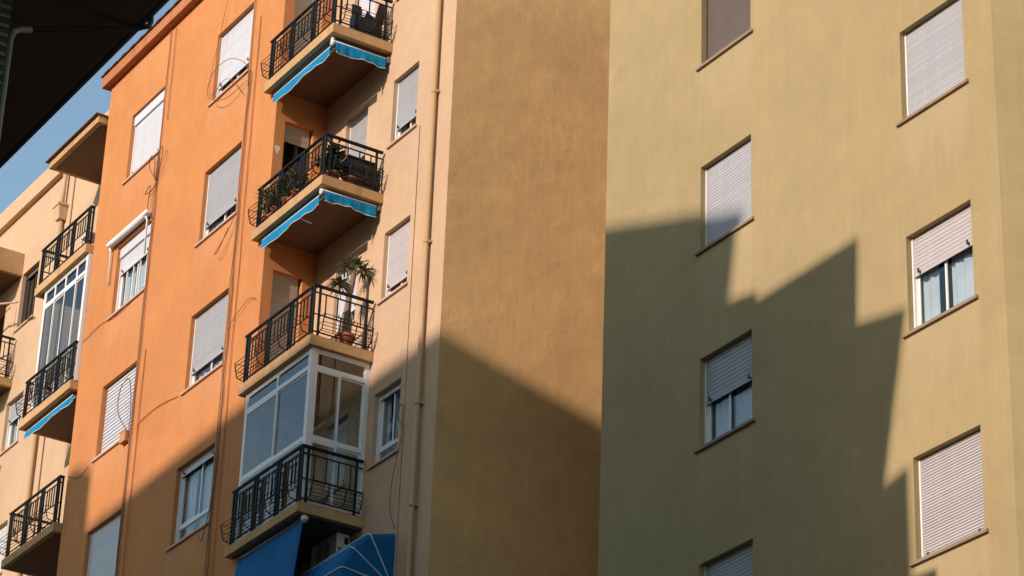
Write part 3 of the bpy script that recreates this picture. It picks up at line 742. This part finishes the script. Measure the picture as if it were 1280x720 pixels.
for k, (zt_, nm) in enumerate(((26.17, 'top'), (23.225, 'second'))):
    a = rolled_awning((-39.92, 19.33, zt_), (-37.86, 19.33, zt_ - 0.02), ['front blue awning rolled up under the topmost balcony', 'front blue awning rolled up under the balcony full of plants'][k], (0.155, 0.155)[k], 3 + k)
    b = MB(); b.tube([(-39.95, 19.47, zt_ + 0.09), (-37.9, 19.47, zt_ + 0.09)], 0.035, 10); b.build('roller', M['trim'], a)
    b = MB(); zz = zt_ + 0.165
    b.box8([(-39.95, 19.345, zt_ + 0.005), (-37.80, 19.345, zt_ + 0.005), (-37.80, 19.53, zz - 0.02), (-39.95, 19.53, zz - 0.02), (-39.95, 19.345, zt_ + 0.012), (-37.80, 19.345, zt_ + 0.012), (-37.80, 19.53, zz - 0.012), (-39.95, 19.53, zz - 0.012)])
    b.build('canvas', M['blue'], a)  # added hidden strip that stops sun leaking under the slab
    b = MB(); b.tube([(-37.83, 19.34, zt_ + 0.0), (-37.80, 19.34, zt_ + 0.14)], 0.035, 8); b.tube([(-37.77, 19.30, zt_ + 0.02), (-37.77, 19.38, zt_ + 0.06)], 0.04, 8); b.build('bracket', M['trim'], a)
    if k: b = MB(); b.tube([(-38.55, 19.36, zt_ - 0.14), (-38.62, 19.60, zt_ - 0.12)], 0.012, 6); b.build('arm', M['trim'], a)
    a = rolled_awning((-37.72, 19.37, zt_ + 0.03), (-37.72, 20.36, zt_ + 0.04), ['side blue awning rolled up under the topmost balcony', 'side blue awning rolled up under the balcony full of plants'][k], (0.20, 0.19)[k], 8 + k)
    b = MB(); b.tube([(-37.84, 19.45, zt_ + 0.10), (-37.84, 20.36, zt_ + 0.10)], 0.03, 10); b.build('roller', M['trim'], a)
    b = MB(); zz = zt_ + 0.165
    b.box8([(-37.735, 19.36, zt_ + 0.03), (-37.735, 20.40, zt_ + 0.03), (-37.90, 20.40, zz - 0.02), (-37.90, 19.36, zz - 0.02), (-37.735, 19.36, zt_ + 0.037), (-37.735, 20.40, zt_ + 0.037), (-37.90, 20.40, zz - 0.012), (-37.90, 19.36, zz - 0.012)])
    b.build('canvas', M['blue'], a)  # added hidden strip, blocks the sun in the side gap
    b = MB(); b.wbox(-37.75, -37.70, 20.38, 20.44, zt_ - 0.02, zt_ + 0.09); b.build('bracket', M['eave_pipe'], a)
a = rolled_awning((-50.0, 19.33, 23.19), (-47.80, 19.36, 23.22), 'turquoise awning rolled up under the balcony left of the orange bay', 0.125, 21)
b = MB(); b.tube([(-50.0, 19.47, 23.28), (-47.9, 19.47, 23.28)], 0.03, 10); b.build('roller', M['trim'], a)

# long blue drop awning below the glazed balcony
a = thing('awning', 'long dark blue drop awning hanging below the glazed balcony', 'awning')
b = MB(); n = 40; rows = 16
pt = lambda i, j: Vector((-40.02 + 2.27 * i / n, 19.42 - 0.012 * j + 0.014 * math.sin(i * 0.8) * (j / rows), 17.33 - 1.75 * j / rows))
for i in range(n):
    for j in range(rows): b.quad(pt(i, j), pt(i + 1, j), pt(i + 1, j + 1), pt(i, j + 1), True)
c = b.build('canvas', M['blue_deep'], a, fix=False, weld=True); so = c.modifiers.new("thick", 'SOLIDIFY'); so.thickness = 0.004
b = MB(); b.tube([(-40.05, 19.46, 17.345), (-37.73, 19.46, 17.345)], 0.035, 10); b.build('roller', M['trim'], a)
b = MB(); b.tube([(-37.72, 19.40, 17.34), (-37.69, 19.40, 17.26)], 0.05, 8); b.build('end_bracket', M['trim'], a)

# blue quarter-dome canopy on the cream wall
a = thing('dome_awning', 'dark blue dome canopy with white ribs on the cream wall', 'awning')
HX0, HX1, HZ = -38.75, -36.52, 16.02; rr = 0.92
ang = [90, 60, 33, 8, -18]
def hoop(an, r=rr, m=20):
    A = math.radians(an); pts = []
    out = r * math.cos(A); upz = r * math.sin(A)
    rx = 0.0
    e = 0.0
    P = [(HX1, 0, 0), (HX1, 0.35, 0.35), (HX1, 0.70, 0.70), (HX1, 0.93, 0.93), (HX1 - 0.03, 0.985, 0.985), (HX1 - 0.10, 1, 1), (HX1 - 0.4, 1, 1), ((HX0 + HX1) / 2, 1, 1),
         (HX0 + 0.4, 1, 1), (HX0 + 0.10, 1, 1), (HX0 + 0.03, 0.985, 0.985), (HX0, 0.93, 0.93), (HX0, 0.70, 0.70), (HX0, 0.35, 0.35), (HX0, 0, 0)]
    return [Vector((x, YC - 0.03 - max(0.0, out * f), HZ + upz * g)) for x, f, g in P]
H = [hoop(x) for x in ang]
b = MB()
for i in range(len(H) - 1):
    for j in range(len(H[i]) - 1):
        m0 = (H[i][j] + H[i + 1][j]) / 2; m1 = (H[i][j + 1] + H[i + 1][j + 1]) / 2
        b.quad(H[i][j], H[i][j + 1], H[i + 1][j + 1], H[i + 1][j], False)
c = b.build('canvas', M['blue_deep'], a, fix=False, weld=True); so = c.modifiers.new("thick", 'SOLIDIFY'); so.thickness = 0.004
for h in H[1:]:
    b = MB(); b.tube([p + Vector((0.004, -0.004, 0.004)) for p in h], 0.0095, 5); b.build('rib', M['trim'], a)

# white cassette awning over the half open window
a = thing('cassette_awning', 'white closed awning cassette with two arms over the barred window', 'awning')
b = MB(); b.wbox(-46.78, -44.98, YO - 0.15, YO - 0.02, 26.0, 26.10); b.build('cassette', M['white'], a, bevel=0.03)
for x in (-46.70, -45.08):
    b = MB(); b.tube([(x, YO - 0.10, 25.99), (x, YO - 0.06, 25.92), (x, YO - 0.045, 25.2)], 0.020, 8)
    b.build('arm', M['white'], a)
b = MB(); b.tube([(-46.6, YO - 0.13, 25.985), (-45.1, YO - 0.13, 25.985)], 0.013, 8); b.build('front_bar', M['white'], a)

# awning frame bars by the dark window at the far left
a = thing('awning_bars', 'bare white awning bars beside the dark far left window', 'awning bars')
b = MB()
b.tube([(-54.6, 19.75, 28.05), (-53.0, 19.95, 27.55)], 0.022, 6); b.tube([(-56.8, 19.35, 28.05), (-54.5, 19.75, 28.05)], 0.03, 6)
b.tube([(-56.8, 19.75, 26.95), (-54.1, 20.35, 26.85)], 0.018, 6); b.tube([(-54.35, 20.44, 28.10), (-54.35, 20.44, 26.4)], 0.02, 6)
b.build('bar', M['sill'], a)
a = thing('awning', 'brown rolled awning under the far left canopy', 'awning')
b = MB(); b.tube([(-57.4, 19.6, 28.74), (-54.5, 19.6, 28.74)], 0.05, 10); b.build('roller', M['trim'], a)
b = MB(); b.tube([(-57.4, 19.5, 28.62), (-54.5, 19.5, 28.62)], 0.02, 8); b.build('front_bar', M['trim'], a)

# ------------------------------------------------------------------ air conditioner
a = thing('air_conditioner', 'white air conditioner under the glazed balcony beside the dome canopy', 'air conditioner')
b = MB(); b.wbox(-38.85, -38.0, 20.17, 20.41, 16.86, 17.37); b.build('casing', M['ac'], a, bevel=0.015)
b = MB()
for i in range(7): b.wbox(-37.999, -37.985, 20.20, 20.38, 16.93 + i * 0.028, 16.942 + i * 0.028)
b.wbox(-37.999, -37.988, 20.31, 20.38, 17.19, 17.30); b.build('side_grille', M['box'], a)
b = MB()
for i in range(4):
    r = 0.05 + i * 0.05; b.tube([(-38.42 + r * math.cos(w * 0.3927), 20.163, 17.12 + r * math.sin(w * 0.3927)) for w in range(16)], 0.006, 4, closed=True)
b.build('fan_grille', M['box'], a)
b = MB()
for x in (-38.7, -38.15): b.wbox(x, x + 0.04, 20.15, 20.445, 16.80, 16.855)
b.build('bracket', M['iron'], a)

# ------------------------------------------------------------------ drainpipes
def pipe(x, y, z0, z1, r, label, m='pipe', joints=(), name='drainpipe'):
    a = thing(name, label, 'drainpipe')
    b = MB(); b.tube([(x, y, z0), (x, y, z1)], r, 12); b.build('tube', M[m], a)
    for z in joints:
        b = MB(); b.tube([(x, y, z - 0.03), (x, y, z + 0.03)], r * 1.12, 12)
        b.wbox(x - r * 1.7, x + r * 1.7, y + r * 0.5, y + r + 0.03, z - 0.02, z + 0.02); b.build('collar', M[m], a)
    return a
pipe(-35.97, YC - 0.075, 0.0, 30.6, 0.043, 'tan drainpipe down the cream wall by the brown corner', joints=(24.7, 21.85, 18.95, 17.2, 27.6))
pipe(-52.12, YC - 0.075, 0.0, 29.3, 0.052, 'tan drainpipe down the far cream wall below the hopper', joints=(22.6, 25.6))
a = thing('rain_hopper', 'cream rainwater hopper high on the far cream wall', 'hopper')
b = MB(); F0 = FC
b.box8([(-52.22, YC - 0.18, 29.30), (-52.02, YC - 0.18, 29.30), (-52.02, YC - 0.003, 29.30), (-52.22, YC - 0.003, 29.30), (-52.27, YC - 0.23, 29.62), (-51.98, YC - 0.23, 29.62), (-51.98, YC - 0.003, 29.62), (-52.27, YC - 0.003, 29.62)])
b.build('bucket', M['cream'], a, bevel=0.01)
b = MB(); b.wbox(-52.29, -51.96, YC - 0.25, YC - 0.003, 29.622, 29.67); b.build('rim', M['cream'], a)
b = MB(); b.tube([(-52.12, YC - 0.1, 29.64), (-52.12, YC - 0.1, 30.6)], 0.05, 10); b.build('inlet', M['cream'], a)
pipe(-51.75, YC - 0.03, 0.0, 30.6, 0.022, 'thin cream conduit beside the far drainpipe', 'cream', name='conduit')
pipe(-36.52, YC - 0.016, 0.0, 24.33, 0.011, 'thin cream conduit below the small cream bay windows', 'cream', name='conduit')

# ------------------------------------------------------------------ cables on the orange wall
def cable(pts, r, label, m='cable', sub=1, y=YO):
    P = [Vector((p[0], y - 0.02 - (p[2] if len(p) > 2 else 0.0), p[1])) for p in pts]
    # Catmull-Rom through the points
    Q = []
    for i in range(len(P) - 1):
        p0, p1, p2, p3 = P[max(i - 1, 0)], P[i], P[i + 1], P[min(i + 2, len(P) - 1)]
        for k in range(6):
            t = k / 6; Q.append(0.5 * ((2 * p1) + (p2 - p0) * t + (2 * p0 - 5 * p1 + 4 * p2 - p3) * t * t + (3 * p1 - p0 - 3 * p2 + p3) * t ** 3))
    Q.append(P[-1]); b = MB(); b.tube(Q, r, 6)
    return tag(b.build('cable', M[m]), label, 'cable')
def wob(x, z0, z1, amp, seed, step=0.5):
    r = random.Random(seed); n = max(2, int(abs(z1 - z0) / step)); return [(x + r.uniform(-amp, amp), z0 + (z1 - z0) * i / n, r.uniform(0, 0.015)) for i in range(n + 1)]
cable(wob(-44.93, 30.15, 12.0, 0.010, 1), 0.0101, 'brown cable running down right of the left window column', 'cable')
cable(wob(-44.87, 27.2, 12.0, 0.03, 2), 0.0108, 'dark twisted cable right of the left window column', 'cable_dark')
cable(wob(-44.70, 30.1, 28.0, 0.006, 3), 0.0086, 'short painted conduit under the orange cornice', 'cable_orange')
cable(wob(-44.62, 23.0, 12.0, 0.008, 4), 0.0101, 'painted cable low on the orange wall between window columns', 'cable_orange')
cable(wob(-41.17, 29.5, 12.0, 0.010, 5), 0.0101, 'brown cable close to the right window column', 'cable')
cable(wob(-41.10, 27.3, 12.0, 0.025, 6), 0.0108, 'dark twisted cable close to the right window column', 'cable_dark')
cable(wob(-40.90, 28.4, 12.0, 0.006, 7), 0.0094, 'painted cable beside the orange bay balconies', 'cable_orange')
# loose loops
cable([(-41.2, 27.15, .02), (-41.9, 27.05, .12), (-42.45, 27.35, .22), (-42.2, 27.75, .25), (-41.6, 27.75, .2), (-41.2, 27.45, .05), (-41.15, 27.0, .02)], 0.0067, 'loose cable loop in front of the top right window', 'cable')
cable([(-42.2, 30.2, .02), (-42.45, 28.9, .06), (-42.65, 27.9, .1), (-42.5, 27.4, .12), (-41.9, 27.5, .1), (-41.3, 26.9, .03)], 0.0060, 'long slack cable crossing the top right window', 'cable')
cable([(-44.92, 26.75, .02), (-45.12, 27.05, .08), (-45.05, 27.25, .12), (-44.85, 27.15, .12), (-44.9, 26.7, .04), (-44.72, 27.2, .1), (-44.58, 27.3, .1), (-44.6, 27.05, .08), (-44.92, 26.6, .03), (-45.25, 26.55, .06), (-45.05, 26.65, .06), (-45.1, 26.2, .05), (-44.92, 25.9, .02)], 0.0090, 'tangled cable bundle below the top left window', 'cable_dark')
cable([(-41.2, 24.35, .02), (-41.35, 24.05, .07), (-41.75, 23.75, .1), (-41.55, 23.75, .12), (-41.3, 24.1, .09)], 0.0075, 'dangling cable end below the grey shuttered window', 'cable')
cable([(-44.95, 21.40, .03), (-45.3, 21.9, .12), (-45.25, 22.35, .15), (-45.0, 22.5, .1), (-44.93, 21.9, .04), (-44.95, 21.3, .03)], 0.0090, 'cable loop hanging over the slatted left shutter', 'cable_dark')
cable([(-47.72, 24.35), (-46.9, 24.42), (-46.1, 24.32), (-45.0, 24.45)], 0.0067, 'thin cable sagging below the barred window', 'cable')
cable([(-47.74, 21.50), (-47.2, 21.28), (-46.75, 21.36)], 0.0067, 'thin cable left of the slatted shutter sill', 'cable')
cable([(-44.62, 21.2), (-44.60, 21.45), (-44.42, 21.50), (-43.75, 21.52), (-43.0, 21.42)], 0.0075, 'thin cable running to the middle grey window sill', 'cable_orange')
cable([(-41.1, 22.0, .02), (-40.8, 22.15, .03), (-40.35, 22.3, .02), (-40.1, 22.2, .02)], 0.0060, 'thin cable running to the balcony with the potted palm', 'cable')
cable([(-41.1, 19.6, .02), (-40.95, 19.4, .08), (-41.0, 19.0, .06), (-41.15, 18.7, .03), (-41.3, 18.1, .06), (-41.4, 18.2, .08)], 0.0083, 'curled cable beside the open white window', 'cable_dark')
cable([(-36.5, 18.75, .0), (-36.62, 19.0, .05), (-36.45, 19.1, .05), (-36.5, 18.5, .03), (-36.65, 17.9, .05), (-36.72, 17.4, .03), (-36.55, 17.0, .02)], 0.0067, 'dark cable hanging right of the small cream bay window', 'cable_dark', y=YC)
b = MB(); b.wbox(-45.22, -44.98, YO - 0.10, YO - 0.002, 21.25, 21.47); tag(b.build('junction_box', M['orange'], bevel=0.008), 'small orange junction box under the slatted left window', 'junction box')

# ------------------------------------------------------------------ plants and things on the balconies
def leafblade(b, base, d, L, w, droop, seg=4):
    d = d.normalized(); s = d.cross(Z)
    if s.length < 1e-3: s = Vector((1, 0, 0))
    s.normalize(); prev = None
    for i in range(seg + 1):
        t = i / seg; p = base + d * (L * t) - Z * (droop * L * t * t)
        ww = w * (math.sin(math.pi * min(0.98, 0.12 + 0.86 * t)) ** 0.7)
        n = (p + s * ww, p - s * ww)
        if prev: b.quad(prev[0], prev[1], n[1], n[0], True)
        prev = n
PX0, PY0, PZ0 = -37.93, 20.03, slab_t[2] + 0.002
a = thing('potted_palm', 'potted palm with a swollen trunk on the third balcony', 'potted plant')
b = MB(); b.lathe((PX0, PY0, PZ0), [(0, 0), (0.115, 0), (0.155, 0.19), (0.158, 0.20), (0.175, 0.20), (0.178, 0.26), (0.150, 0.26), (0.145, 0.22), (0, 0.22)], 22); b.build('pot', M['terracotta'], a)
b = MB(); pts = [(0, 0, .20), (0, 0, .34), (0, .01, .55), (0, .015, .75), (0.0, .03, 1.0), (0.0, .07, 1.25), (0.0, .10, 1.5)]
b.tube([Vector((PX0 + p[0], PY0 + p[1], PZ0 + p[2])) for p in pts], [0.085, 0.105, 0.098, 0.06, 0.052, 0.05, 0.045], 10); b.build('trunk', M['trunk'], a)
b = MB(); T = Vector((PX0, PY0 + .09, PZ0 + 1.42)); br = T - Z * 0.22
tips = [(T + Vector((0, .02, .10)), T + Vector((0.0, 0.06, .22))), (br, br + Vector((-.05, -.22, .03))), (T, T + Vector((-0.10, -.12, .18))), (T, T + Vector((.08, .14, .12))), (br - Z * .1, br + Vector((0.02, -.30, -.02)))]
for p0, p1 in tips: b.tube([p0, (p0 + p1) / 2 + Z * 0.01, p1], [0.035, 0.03, 0.024], 8)
b.build('branch', M['trunk'], a)
rnd = random.Random(5); b = MB()
for p0, p1 in tips:
    for i in range(34):
        w = rnd.uniform(0, 2 * math.pi); e = rnd.uniform(-0.35, 1.1)
        leafblade(b, p1 + Vector((rnd.uniform(-.02, .02),) * 3), Vector((math.cos(w) * math.cos(e), math.sin(w) * math.cos(e), math.sin(e))), rnd.uniform(0.18, 0.31), 0.016, rnd.uniform(0.2, 0.8))
b.build('leaves', M['leaf'], a, fix=False)

def shrub(name, label, c, rad, n, m, pot=None, L=(0.06, 0.11), w=0.02, seed=1, flat=1.0):
    a = thing(name, label, 'potted plant'); r = random.Random(seed); c = Vector(c)
    if pot: 
        b = MB(); b.lathe((c.x, c.y, pot[0]), [(0, 0), (pot[1] * .75, 0), (pot[1], pot[2]), (pot[1] * 1.12, pot[2]), (pot[1] * 1.12, pot[2] + 0.03), (pot[1] * .95, pot[2] + 0.03), (0, pot[2])], 16); b.build('pot', M['terracotta'], a)
    b = MB(); stem_base = Vector((c.x, c.y, (pot[0] + pot[2]) if pot else c.z - rad))
    ends = []
    for i in range(14):
        w_ = r.uniform(0, 6.28); e = r.uniform(-.2, 1.3); k = rad * r.uniform(0.4, 0.95)
        p = c + Vector((math.cos(w_) * math.cos(e) * k, math.sin(w_) * math.cos(e) * k, math.sin(e) * k * flat)); ends.append(p)
        b.tube([stem_base, (stem_base + p) / 2 + Z * 0.02, p], 0.006, 5)
    b.build('stems', M['trunk'], a)
    b = MB()
    for i in range(n):
        p = r.choice(ends); k = r.random() ** 0.5
        p = stem_base.lerp(p, 0.35 + 0.65 * k) + Vector((r.gauss(0, rad * .18), r.gauss(0, rad * .18), r.gauss(0, rad * .16)))
        d = (p - c) + Vector((r.gauss(0, rad * .5), r.gauss(0, rad * .5), r.gauss(0, rad * .5)))
        leafblade(b, p, d, r.uniform(*L), w, r.uniform(0, 0.5), 2)
    b.build('leaves', M[m], a, fix=False); return a
z2 = slab_t[1] + 0.002
shrub('potted_shrub', 'round dark green shrub in a pot at the balcony corner', (-37.93, 19.58, z2 + 0.44), 0.27, 900, 'leaf_dark', (z2, 0.12, 0.18), (0.06, 0.11), 0.028, 2)
shrub('potted_plant', 'spiky yellowish plant at the left end of the plant balcony', (-39.93, 19.40, z2 + 0.52), 0.20, 160, 'leaf_dry', (z2, 0.10, 0.16), (0.12, 0.22), 0.012, 3, 1.3)
for i, (x, lab) in enumerate(((-39.55, 'straggly flowering plant beside the spiky plant behind the railing'), (-39.15, 'tall straggly plant in the middle of the plant balcony'), (-38.80, 'low drooping plant right of the tall straggly one'))):
    shrub('potted_plant', lab, (x, 19.38, z2 + 0.42 + 0.04 * (i == 1)), 0.22, 420, ['leaf_dry', 'leaf_dark', 'leaf_dry'][i], (z2, 0.10, 0.15), (0.06, 0.12), 0.014, 11 + i)
a = thing('flower_box', 'terracotta flower box behind the railing under the straggly plants', 'flower box')
b = MB(); b.box8([(-39.75, 19.34, z2), (-38.75, 19.34, z2), (-38.75, 19.46, z2), (-39.75, 19.46, z2), (-39.78, 19.33, z2 + .14), (-38.72, 19.33, z2 + .14), (-38.72, 19.48, z2 + .14), (-39.78, 19.48, z2 + .14)]); b.build('trough', M['terracotta'], a, bevel=0.006)
b = MB(); b.wbox(-39.79, -38.71, 19.322, 19.329, z2 + .115, z2 + .145); b.build('rim', M['terracotta'], a)
a = thing('flower_pot', 'small terracotta pot beside the round shrub', 'flower pot')
b = MB(); b.lathe((-37.86, 19.88, z2), [(0, 0), (.08, 0), (.105, .15), (.12, .15), (.12, .185), (.10, .185), (.095, .16), (0, .16)], 18); b.build('body', M['terracotta'], a)
b = MB(); b.lathe((-37.86, 19.88, z2), [(0, .161), (.094, .161)], 18); b.build('soil', M['box'], a)
a = thing('storage_box', 'dark slatted storage box on the plant balcony near the cream wall', 'storage box')
b = MB(); b.wbox(-38.05, -37.80, 19.84, 20.34, z2, z2 + .56); b.build('casing', M['box'], a, bevel=0.012)
b = MB(); b.wbox(-38.07, -37.78, 19.82, 20.36, z2 + .562, z2 + .60); b.build('lid', M['box'], a, bevel=0.008)
for i in range(5):
    b = MB(); b.wbox(-37.799, -37.788, 19.87, 20.31, z2 + .06 + i * .095, z2 + .12 + i * .095); b.build('slat', M['box'], a)
z1 = slab_t[0] + 0.002
a = thing('folded_chair', 'dark folded garden chairs stacked on the topmost balcony', 'chair')
b = MB(); b.wbox(-38.00, -37.82, 19.74, 20.30, z1, z1 + .42); b.build('seat_pack', M['box'], a, bevel=0.01)
for i, (y, h, s) in enumerate(((19.76, .70, .0), (19.98, .62, .05), (20.16, .82, .08))):
    b = MB(); b.box8([(-37.99 + .05 * i, y, z1 + .423), (-37.96 + .05 * i, y, z1 + .423), (-37.96 + .05 * i, y + .18, z1 + .423), (-37.99 + .05 * i, y + .18, z1 + .423),
                      (-37.99 + .05 * i, y + s, z1 + h), (-37.96 + .05 * i, y + s, z1 + h), (-37.96 + .05 * i, y + .18 + s * .5, z1 + h - .1 * (i % 2)), (-37.99 + .05 * i, y + .18 + s * .5, z1 + h - .1 * (i % 2))]); b.build('backrest', M['box'], a)
for y in (19.78, 20.26):
    b = MB(); b.tube([(-37.80, y, z1), (-37.83, y + .02, z1 + .5)], 0.012, 6); b.build('leg', M['iron'], a)
a = thing('garden_chair', 'white plastic chair on the top balcony left of the orange bay', 'chair')
zc = slab_t[0] + 0.002
b = MB(); b.wbox(-48.45, -48.02, 19.40, 19.82, zc + .38, zc + .42); b.build('seat', M['trim'], a, bevel=0.01)
b = MB(); b.box8([(-48.45, 19.80, zc + .42), (-48.02, 19.80, zc + .42), (-48.02, 19.83, zc + .42), (-48.45, 19.83, zc + .42), (-48.42, 19.92, zc + .82), (-48.05, 19.92, zc + .82), (-48.05, 19.95, zc + .82), (-48.42, 19.95, zc + .82)]); b.build('backrest', M['trim'], a, bevel=0.01)
for x in (-48.43, -48.06):
    for y in (19.42, 19.79):
        b = MB(); b.tube([(x, y, zc), (x, y, zc + .38)], 0.016, 6); b.build('leg', M['trim'], a)
